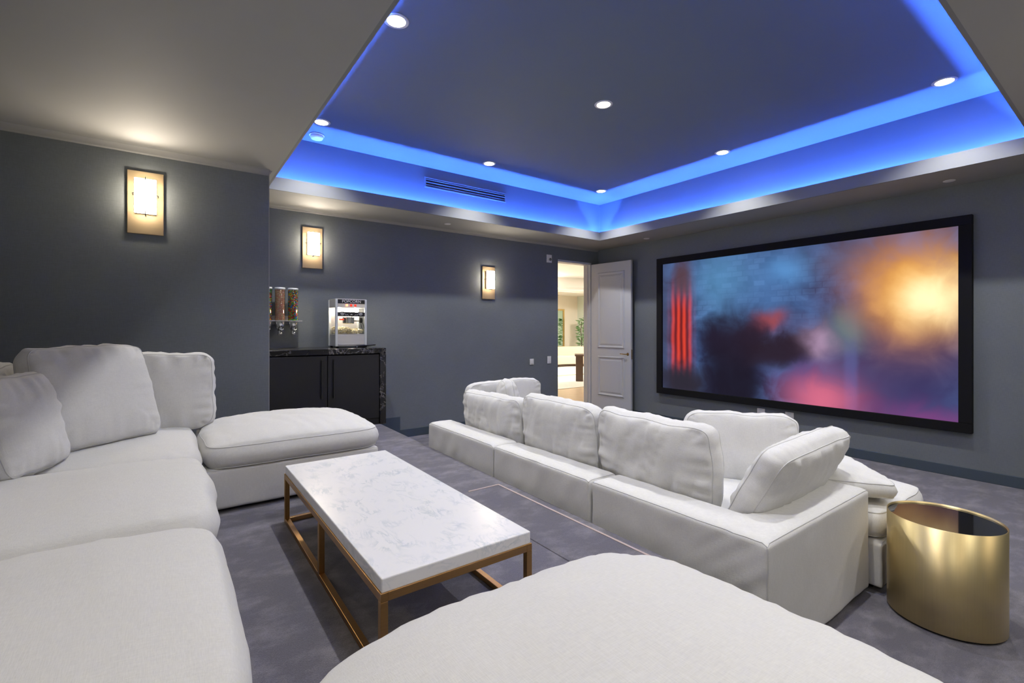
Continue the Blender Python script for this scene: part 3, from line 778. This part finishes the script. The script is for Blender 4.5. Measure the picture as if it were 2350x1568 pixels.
sg = box('sign_panel', (-hw + .026, hw - .026, -.003, .004, .505, .550), 'black', pm, .001)
fnt = bpy.data.curves.new('popcorn_text', 'FONT'); fnt.body = 'POPCORN'; fnt.size = .044; fnt.align_x = 'CENTER'; fnt.align_y = 'CENTER'; fnt.extrude = .001; fnt.space_character = 1.05
to = bpy.data.objects.new('t', fnt); COL.objects.link(to)
tm = bpy.data.meshes.new_from_object(to.evaluated_get(bpy.context.evaluated_depsgraph_get())); bpy.data.objects.remove(to)
lt = link('lettering', tm, 'plastic', sg); lt.rotation_euler = (R(90), 0, 0); lt.location = (0, -.0045, .5275)
for k, mm in enumerate(('red_lit', 'red', 'red')): box('switch_button', (-.052 + k * .048 - .012, -.052 + k * .048 + .012, -.006, .006, .472, .498), mm, pm, .002)
bd = box('scroll_band', (-hw + .026, hw - .026, -.002, .006, .360, .408), 'black', pm, .001)
for sx in (-1, 1):
    pts = []
    for q in range(26):
        a = q / 25 * 4.4 * math.pi; r = .004 + .012 * (1 - q / 25); pts.append((sx * (.105 - .0 + math.cos(a) * r * 1.3), -.004, .384 + math.sin(a) * r))
    tube('scroll', pts, .0016, 'plastic', bd, 5)
    tube('scroll', [(sx * (.118 - .085 * q / 14), -.004, .396 - .026 * (q / 14) + .006 * math.sin(q * 1.2)) for q in range(15)], .0016, 'plastic', bd, 5)
lathe('crest', [(.001, .376), (.018, .376), (.010, .383), (.004, .390)], 'plastic', bd, 12, loc=(0, -.001, 0), sy=.15)
for (n_, b) in (('front_pane', (-hw + .026, hw - .026, .004, .007, .155, .46)), ('side_pane', (-hw + .004, -hw + .007, .022, dp - .022, .155, .46)),
                ('side_pane', (hw - .007, hw - .004, .022, dp - .022, .155, .46))):
    box(n_, b, 'glass', pm)
box('back_panel', (-hw + .02, hw - .02, dp - .012, dp - .008, .155, .46), 'steel', pm)
kt = lathe('kettle', [(.001, .275), (.060, .275), (.066, .285), (.066, .345), (.070, .350), (.064, .352), (.001, .358)], 'chrome', pm, 28, loc=(.01, dp * .5, 0))
for sx in (-1, 1): tube('kettle_hanger', [(.01 + sx * .04, dp * .5, .35), (.01 + sx * .04, dp * .5, .46)], .006, 'chrome', pm)
tube('kettle_arm', [(.07, dp * .5, .31), (.135, dp * .5, .31), (.135, .03, .31)], .007, 'black', pm)
lathe('arm_knob', [(.001, -.03), (.018, -.03), (.022, 0), (.018, .03), (.001, .03)], 'black', pm, 16, loc=(.118, .03, .315))
tube('power_loop', [(.12, .02, .30), (.14, .018, .27), (.152, .018, .225), (.140, .018, .205), (.122, .018, .23), (.116, .02, .28)], .0035, 'black', pm)
lb = lathe('lamp_bulb', [(.001, .452), (.022, .446), (.026, .43), (.016, .415), (.001, .412)], 'warm_lamp', pm, 16, loc=(-.10, dp * .5, 0))
lb2 = lathe('lamp_bulb', [(.001, .452), (.022, .446), (.026, .43), (.016, .415), (.001, .412)], 'warm_lamp', pm, 16, loc=(.11, dp * .55, 0))
tube('red_valve', [(-.11, .09, .325), (-.06, .09, .325)], .009, 'red', pm)
rg = random.Random(2); bm = bmesh.new()
for k in range(620):
    x = (rg.random() * 2 - 1) * (hw - .035); y = .02 + rg.random() * (dp - .045)
    top = .050 + .02 * noise.noise(Vector((x * 9, y * 9, 1))) + (.022 if x < 0 else 0)
    z = .160 + rg.random() ** .35 * top; r = .007 + .005 * rg.random()
    bmesh.ops.create_icosphere(bm, subdivisions=1, radius=r, matrix=Matrix.Translation((x, y, z)) @ Matrix.Diagonal((1, .8 + .4 * rg.random(), .8, 1)))
pc = fin(bm, 'popcorn_heap', 'popcorn', pm); pc['kind'] = 'stuff'
# black scoop on the counter beside it
sc_ = empty('scoop', (1.84, 5.40, CZ)); tag(sc_, 'small black scoop lying on the counter by the popcorn machine', 'scoop')
bm = bmesh.new(); rows = []
for i in range(6):
    f = i / 5; rr = .022 + .010 * f
    rows.append([bm.verts.new((-.11 + f * .11, -math.cos(a) * rr, .002 + (1 - math.sin(a)) * rr * .9)) for a in [math.pi * k / 10 for k in range(11)]])
for A, B in zip(rows, rows[1:]):
    for j in range(10): bm.faces.new((A[j], A[j + 1], B[j + 1], B[j]))
bm.faces.new(rows[-1])
sb = fin(bm, 'bowl', 'black', sc_); sb.modifiers.new('s', 'SOLIDIFY').thickness = .0025
tube('grip', [(0, 0, .022), (.05, 0, .026), (.12, .0, .030)], .008, 'black', sc_)
sc_.rotation_euler = (0, 0, .15)

# ------------------------------------------------------------------ candy dispensers
cdx = (0.872, 1.005, 1.140); CDY = 5.80
dsp = empty('candy_dispenser', (1.005, YD, 1.545)); off = dsp.location
tag(dsp, 'wall-mounted candy dispenser with three clear tubes above the counter', 'dispenser')
box('wall_bracket', (.80, 1.215, YD - .02, YD, 1.50, 1.60), 'steel', dsp, .003, off=off)
box('shelf_plate', (.80, 1.225, CDY - .07, YD, 1.537, 1.543), 'steel', dsp, .001, off=off)
pal = {'bright': [(.90, .04, .03), (1.0, .68, .04), (.06, .50, .08), (.03, .24, .80), (1.0, .26, .03), (.50, .70, .05), (.30, .08, .04)],
       'mixed': [(.95, .62, .34), (.90, .52, .28), (.92, .40, .28), (.80, .68, .36), (.98, .76, .55), (.88, .46, .34)]}
for kk, pp in pal.items():
    for q, c in enumerate(pp): M['%s%d' % (kk, q)] = simple('candy_%s_%d' % (kk, q), c, .3, noise_amt=.05)
def candies(seed, kind, rc, par, x):
    rg = random.Random(seed); bm = bmesh.new(); nm = len(pal[kind])
    zz = 1.550
    while zz < 1.885:
        for ring, rad in ((0, .045 - rc * .2), (1, .045 - rc * 2)):
            cnt = int(2 * math.pi * rad / (rc * 1.85))
            for k in range(cnt):
                a = 2 * math.pi * (k + rg.random() * .7) / cnt
                f0 = len(bm.faces)
                bmesh.ops.create_icosphere(bm, subdivisions=1, radius=rc * (.85 + .3 * rg.random()), matrix=Matrix.Translation((x - off[0] + rad * math.cos(a), CDY - off[1] + rad * math.sin(a), zz - off[2] + rg.random() * rc)))
                bm.faces.ensure_lookup_table(); mi_ = rg.randrange(nm)
                for f in bm.faces[f0:]: f.material_index = mi_; f.smooth = True
        zz += rc * 1.6
    me = bpy.data.meshes.new('candy'); bm.to_mesh(me); bm.free()
    for q in range(nm): me.materials.append(M['%s%d' % (kind, q)])
    o = link('candy', me, None, par); o['kind'] = 'stuff'; return o
for i, x in enumerate(cdx):
    tb_ = lathe('tube', [(.053, 1.543 - off[2]), (.053, 1.890 - off[2])], 'tube', dsp, 28, loc=(x - off[0], CDY - off[1], 0), caps=False)
    ld_ = lathe('lid', [(.055, 1.888 - off[2]), (.055, 1.908 - off[2]), (.050, 1.912 - off[2])], 'alu', dsp, 28, loc=(x - off[0], CDY - off[1], 0))
    fu = lathe('funnel', [(.053, 1.537), (.053, 1.505), (.044, 1.462), (.028, 1.435), (.022, 1.425)], 'chrome', dsp, 28, loc=(x - off[0], CDY - off[1], -off[2]), caps=False)
    lathe('spout', [(.021, 1.382), (.023, 1.386), (.023, 1.428)], 'chrome', dsp, 20, loc=(x - off[0], CDY - off[1], -off[2]))
    kb = tube('turn_knob', [(x - off[0], CDY - off[1] - .02, 1.438 - off[2]), (x - off[0], CDY - off[1] - .075, 1.438 - off[2])], .009, 'chrome', dsp)
    for a in range(3):
        an = a * math.pi / 3 + .4
        tube('knob_bar', [(x - off[0] - .026 * math.cos(an), CDY - off[1] - .07, 1.438 - off[2] - .026 * math.sin(an)), (x - off[0] + .026 * math.cos(an), CDY - off[1] - .07, 1.438 - off[2] + .026 * math.sin(an))], .005, 'chrome', kb)
    candies(i + 3, ('bright', 'mixed', 'bright')[i], (.0085, .0055, .0085)[i], dsp, x)

# ------------------------------------------------------------------ coffee table
TXA, TXB, TYA, TYB, TZ = .525, 1.105, 1.400, 2.880, .685
tb = empty('coffee_table', ((TXA + TXB) / 2, (TYA + TYB) / 2, PZ)); off = tb.location
tag(tb, 'low coffee table with white marble top and bronze frame on the platform', 'table')
box('marble_top', (TXA, TXB, TYA, TYB, TZ - .046, TZ), 'marble', tb, .004, off=off)
q = .024
zt0, zt1 = TZ - .072, TZ - .0445
e0, e1, f0, f1 = TXA - .004, TXB + .004, TYA - .004, TYB + .004
for b in ((e0, e0 + q, f0, f1), (e1 - q, e1, f0, f1), (e0 + q, e1 - q, f0, f0 + q), (e0 + q, e1 - q, f1 - q, f1)):
    box('top_rail', (b[0], b[1], b[2], b[3], zt0, zt1), 'bronze', tb, .0015, off=off)
ym = (TYA + TYB) / 2
for x in (e0, e1 - q):
    for y in (f0, ym - q / 2, f1 - q):
        box('leg', (x, x + q, y, y + q, PZ - .002, zt0), 'bronze', tb, .0015, off=off)
    for (y0, y1) in ((f0 + q, ym - q / 2), (ym + q / 2, f1 - q)):
        box('floor_rail', (x, x + q, y0, y1, PZ, PZ + q), 'bronze', tb, .0015, off=off)
for y in (f0, f1 - q): box('floor_rail', (e0 + q, e1 - q, y, y + q, PZ, PZ + q), 'bronze', tb, .0015, off=off)

# ------------------------------------------------------------------ brass drum side table
st = empty('drum_table', (3.160, .641, 0)); tag(st, 'satin brass drum side table with black glass top', 'side table')
rD, hD = .2265, .502
lathe('plinth', [(rD - .014, 0), (rD - .014, .02)], 'black', st, 64)
lathe('drum', [(rD - .004, .012), (rD, .012), (rD, hD), (rD - .004, hD), (rD - .004, hD - .03)], 'brass', st, 96, caps=False)
for p in st.children[-1].data.polygons: p.use_smooth = True
st.children[-1].data.set_sharp_from_angle(angle=R(40))
lathe('glass_top', [(rD - .0045, hD - .022), (rD - .0045, hD - .008)], 'black_glass', st, 96)

# ------------------------------------------------------------------ front sofa (lower floor), modules
BK = .575
def module(name, label, cat, group, boxes, org, seat=None, seams=(), seed=0, folds=None, crown=.045, zlift=0, amp=.004, crease=0, pipe=True, pw=11.0):
    o = empty(name, org); tag(o, label, cat, group)
    soft_body('body', boxes, o, Vector(org), seed=seed, folds=folds, seams=seams, amp=amp)
    for i, b in enumerate(boxes[:1]):
        box('foot_plinth', (b[0] + .06, b[1] - .06, b[2] + .06, b[3] - .06, org[2], b[4] + .03), 'dark', o, off=org)
    if seat: flat_cushion(o, Vector(org), seat[0], seat[1], seat[2] + .026, seat[3] - .026, *seat[4:], seed=seed + 40, crown=crown, crease=crease, pipe=pipe, pw=pw)
    return o
def corner_folds(co, n):
    # drag lines fanning from the near upholstered corner
    d = math.hypot(co.x - 1.97, co.y - .94)
    if n.x < -.5 and co.y < 1.9:
        k = math.exp(-((co.y - .94) / .42) ** 2)
        return .006 * k * noise.noise(Vector((co.z * 16 + (co.y - .94) * 13, co.y * 3.0, 4)))
    return 0
def soft_folds(co, n):
    if n.x < -.5: return .006 * noise.noise(Vector((co.y * 8 + co.z * 5, co.z * 2, 8)))
    return 0
g1 = 'modules of the front sofa'
def seam_rect(x0, x1, y0, y1, z): return [(x0, y0, z), (x0, y1, z)]
FX, FXB, FS = 1.972, 2.215, 3.11
module('sofa_module', 'white linen corner sofa module with arm beside the brass drum table', 'sofa', g1,
       [(FX, FS, .94, 1.945, .03, .28), (FX, FXB, .94, 1.945, .03, BK), (FX, FS, .94, 1.165, .03, BK)], (FX, .94, 0),
       (FXB, 3.095, 1.165, 1.94, .285, .44), seams=[[(FX, 1.93, BK), (FX, .94, BK), (FS, .94, BK)], [(FX, .94, BK), (FX, .94, .04)], [(FX, 1.945, BK), (FXB, 1.945, BK)]], seed=1, folds=corner_folds)
module('sofa_module', 'white linen sofa module in the middle of the front sofa', 'sofa', g1,
       [(FX, FS, 1.955, 2.95, .03, .28), (FX, FXB, 1.955, 2.95, .03, BK - .004)], (FX, 1.955, 0),
       (FXB, 3.12, 1.955, 2.95, .285, .44), seams=[[(FX, 1.955, BK), (FX, 2.95, BK)], [(FX, 1.955, BK), (FXB, 1.955, BK)]], seed=2, folds=soft_folds)
module('sofa_module', 'white linen sofa module at the doorway end of the front sofa', 'sofa', g1,
       [(FX, FS, 2.96, 4.045, .03, .28), (FX, FXB, 2.96, 4.045, .03, BK), ], (FX, 2.96, 0),
       (FXB, 3.12, 2.96, 4.045, .285, .44), seams=[[(FX, 2.96, BK), (FX, 4.045, BK), (FXB, 4.045, BK)]], seed=3, folds=soft_folds)
module('ottoman', 'white linen ottoman in front of the sofa arm, behind the brass drum table', 'ottoman', None,
       [(3.135, 3.92, .89, 1.90, .03, .285)], (3.135, .89, 0), (3.14, 3.93, .862, 1.90, .30, .43), seams=[[(3.135, .89, .285), (3.92, .89, .285)]], seed=4, crown=.035)

cg = 'loose back cushions of the front sofa'
ZF = .452
CU = []
CU.append(cushion('arm_cushion', 'white cushion leaning out over the sofa arm by the brass table', 'cushion', cg, (2.745, 1.285, ZF), 183, 27, 0, w=.99, h=.455, pw=20, crease=.02, t=.23, edge=.10, seed=14, wr=.013))
CU.append(cushion('back_cushion', 'white back cushion next to the sofa corner by the brass table', 'cushion', cg, (2.345, 1.757, ZF), 90, 6, -1, w=.785, h=.495, t=.25, edge=.10, seed=13, wr=.014, sag=.02, crease=.03))
CU.append(cushion('back_cushion', 'white back cushion in the middle of the front sofa', 'cushion', cg, (2.345, 2.563, ZF), 90, 6, 0, w=.785, h=.49, t=.25, edge=.10, seed=12, wr=.014, sag=.012, crease=.03))
CU.append(cushion('back_cushion', 'crumpled white back cushion at the doorway end of the front sofa', 'cushion', cg, (2.345, 3.430, ZF), 90, 6, 1, w=.905, h=.435, t=.25, edge=.10, seed=11, wr=.016, sag=.02, crease=.05))
CU.append(cushion('end_cushion', 'white cushion standing along the doorway end of the front sofa', 'cushion', cg, (2.79, 3.972, ZF), 0, -2, 0, w=.90, h=.465, t=.15, edge=.08, seed=16, wr=.010))
CU.append(cushion('throw_pillow', 'puffy white throw pillow leaning on the doorway end cushion', 'cushion', None, (2.645, 3.60, ZF + .012), 62, 9, 6, w=.48, h=.50, t=.22, edge=.07, seed=17, wr=.014))
# pillow lying flat on the ottoman
me, loops = cushion_mesh(.70, .42, .15, .075, 18, wr=.010)
o = link('lying_pillow', me, 'linen'); piped(o, loops); CU.append(o)
Mx = Matrix.Translation((3.445, 1.24, .535)) @ Matrix.Rotation(R(41), 4, 'Z') @ Matrix.Rotation(R(2), 4, 'X') @ Matrix(((1, 0, 0, 0), (0, 0, 1, -.21), (0, -1, 0, 0), (0, 0, 0, 1)))
o.location = Mx.to_translation(); o.rotation_euler = Mx.to_euler()
tag(o, 'white pillow lying flat on the ottoman behind the brass drum table', 'cushion')
CU.append(cushion('seat_pillow', 'white pillow propped on the front sofa seat under the screen outlets', 'cushion', None, (3.045, 1.63, ZF), -54, 5, 0, w=.68, h=.432, t=.17, edge=.08, seed=15, wr=.010))

# ------------------------------------------------------------------ rear sectional on the platform
g2 = 'modules of the rear sectional'
SX0, SXB, SX1 = -1.0, -.785, .125
b0, b1, bt = PZ + .02, PZ + .262, PZ + BK
z0, z1 = PZ + .27, PZ + .405
module('sectional_module', 'white linen corner module of the sectional against the projecting wall', 'sofa', g2,
       [(SX0, SX1, 2.965, 4.19, b0, b1), (SX0, SXB, 2.965, 4.19, b0, bt), (SX0, SX1, 3.985, 4.19, b0, bt)], (SX0, 2.965, PZ),
       (SXB, .125, 2.965, 3.985, z0, z1), seed=21, crown=.05, pipe=False)
module('sectional_module', 'white linen sectional seat between the corner module and the plain seat module', 'sofa', g2,
       [(SX0, SX1, 1.96, 2.955, b0, b1), (SX0, SXB, 1.96, 2.955, b0, bt)], (SX0, 1.96, PZ), (SXB, .135, 1.955, 2.955, z0, z1 + .012), seed=22, crown=.055, pipe=False)
module('sectional_module', 'white linen sectional seat module next to the large ottoman', 'sofa', g2,
       [(SX0, SX1, .955, 1.95, b0, b1), (SX0, SXB, .955, 1.95, b0, bt)], (SX0, .955, PZ), (SXB, .12, .955, 1.95, z0, z1 + .01), seed=23, crown=.055, pipe=False)
module('sectional_module', 'white linen sectional seat module touching the large ottoman side', 'sofa', g2,
       [(SX0, SX1, -.05, .945, b0, b1), (SX0, SXB, -.05, .945, b0, bt)], (SX0, -.05, PZ), (SXB, .105, -.05, .945, z0, z1), seed=24, crown=.045, pipe=False)
module('chaise_ottoman', 'white linen ottoman of the sectional in front of the bar cabinet', 'ottoman', None,
       [(.14, 1.185, 3.215, 4.20, b0, b1)], (.14, 3.215, PZ), (.168, 1.20, 3.185, 4.21, z0 - .004, z1 - .02), seed=25, crown=.085,
       seams=[[(.14, 3.215, b1), (1.185, 3.215, b1)]], crease=.02)
module('large_ottoman', 'large white linen ottoman closing the sectional beside the coffee table', 'ottoman', None,
       [(.135, 1.14, .0, .965, b0, b1)], (.135, .0, PZ), (.155, 1.165, -.03, 1.015, z0, z1), seed=26, crown=.10, pipe=False, pw=6.5)
cg2 = 'loose cushions of the rear sectional'
ZQ = PZ + .440
CU.append(cushion('corner_pillow', 'large square white pillow tilted across the sectional corner', 'cushion', cg2, (-.285, 3.41, ZQ + .012), 41, 18, 0, w=.59, h=.54, t=.23, edge=.10, seed=32, wr=.011, rnd=.06, pw=12))
CU.append(cushion('back_cushion', 'white back cushion against the far back of the sectional corner', 'cushion', cg2, (-.16, 3.885, ZQ - .035), 0, 5, 0, w=.81, h=.505, t=.19, edge=.10, seed=31, wr=.013))
CU.append(cushion('side_cushion', 'white back cushion behind the slouched pillow, lit warm by the sconce', 'cushion', cg2, (-.69, 3.37, ZQ - .012), 90, 4, 0, w=.74, h=.46, t=.17, edge=.09, seed=33, wr=.010))
CU.append(cushion('side_cushion', 'white back cushion on the sectional seat after the corner module', 'cushion', cg2, (-.645, 2.30, ZQ - .012), 90, 7, 0, w=.89, h=.49, t=.23, edge=.10, seed=35, wr=.012))
CU.append(cushion('side_cushion', 'white back cushion on the sectional seat next to the large ottoman', 'cushion', cg2, (-.645, 1.38, ZQ + .004), 90, 7, 0, w=.89, h=.49, t=.23, edge=.10, seed=36, wr=.012))
CU.append(cushion('slouched_pillow', 'white pillow slouched against the side back of the sectional corner', 'cushion', cg2, (-.50, 2.985, ZQ), 70, 14, 0, w=.43, h=.43, t=.19, edge=.09, seed=34, wr=.012))

# ------------------------------------------------------------------ where soft things meet they flatten against each other
bpy.context.view_layer.update()
def world_bvh(o):
    V = [o.matrix_world @ v.co for v in o.data.vertices]
    lo = [min(v[k] for v in V) for k in range(3)]; hi = [max(v[k] for v in V) for k in range(3)]
    return BVHTree.FromPolygons(V, [p.vertices[:] for p in o.data.polygons]), lo, hi
def inside(b, p):
    d = Vector((.13, .27, .954)); n = 0; q = p.copy()
    for _ in range(24):
        h = b.ray_cast(q, d)
        if h[0] is None: break
        n += 1; q = h[0] + d * 1e-4
    return n % 2 == 1
def press(o, obstacles, keep=.005):
    """flatten a cushion where it meets its neighbours, leaving a hair of contact"""
    for m in [o] + list(o.children):
        W_ = m.matrix_world; Wi = W_.inverted()
        for v in m.data.vertices:
            p = W_ @ v.co; hit = False
            for b, lo, hi in obstacles:
                if any(p[k] < lo[k] or p[k] > hi[k] for k in range(3)): continue
                if inside(b, p):
                    q, nn, _, dist = b.find_nearest(p)
                    if dist > keep: p = q + (p - q).normalized() * keep; hit = True
            if hit: v.co = Wi @ p
        m.data.update()
hard = [world_bvh(c) for t in bpy.context.scene.objects if t.parent is None and t.name.split('.')[0] in ('sofa_module', 'ottoman', 'sectional_module', 'chaise_ottoman', 'large_ottoman')
        for c in t.children if c.name.split('.')[0] in ('body', 'seat_cushion')]
hard.append(world_bvh([c for c in st.children if c.name.startswith('glass_top')][0]))
soft = []
for o in CU:
    press(o, hard + soft); soft.append(world_bvh(o))
for i, o in enumerate(CU):
    press(o, hard + soft[:i] + soft[i + 1:]); soft[i] = world_bvh(o)
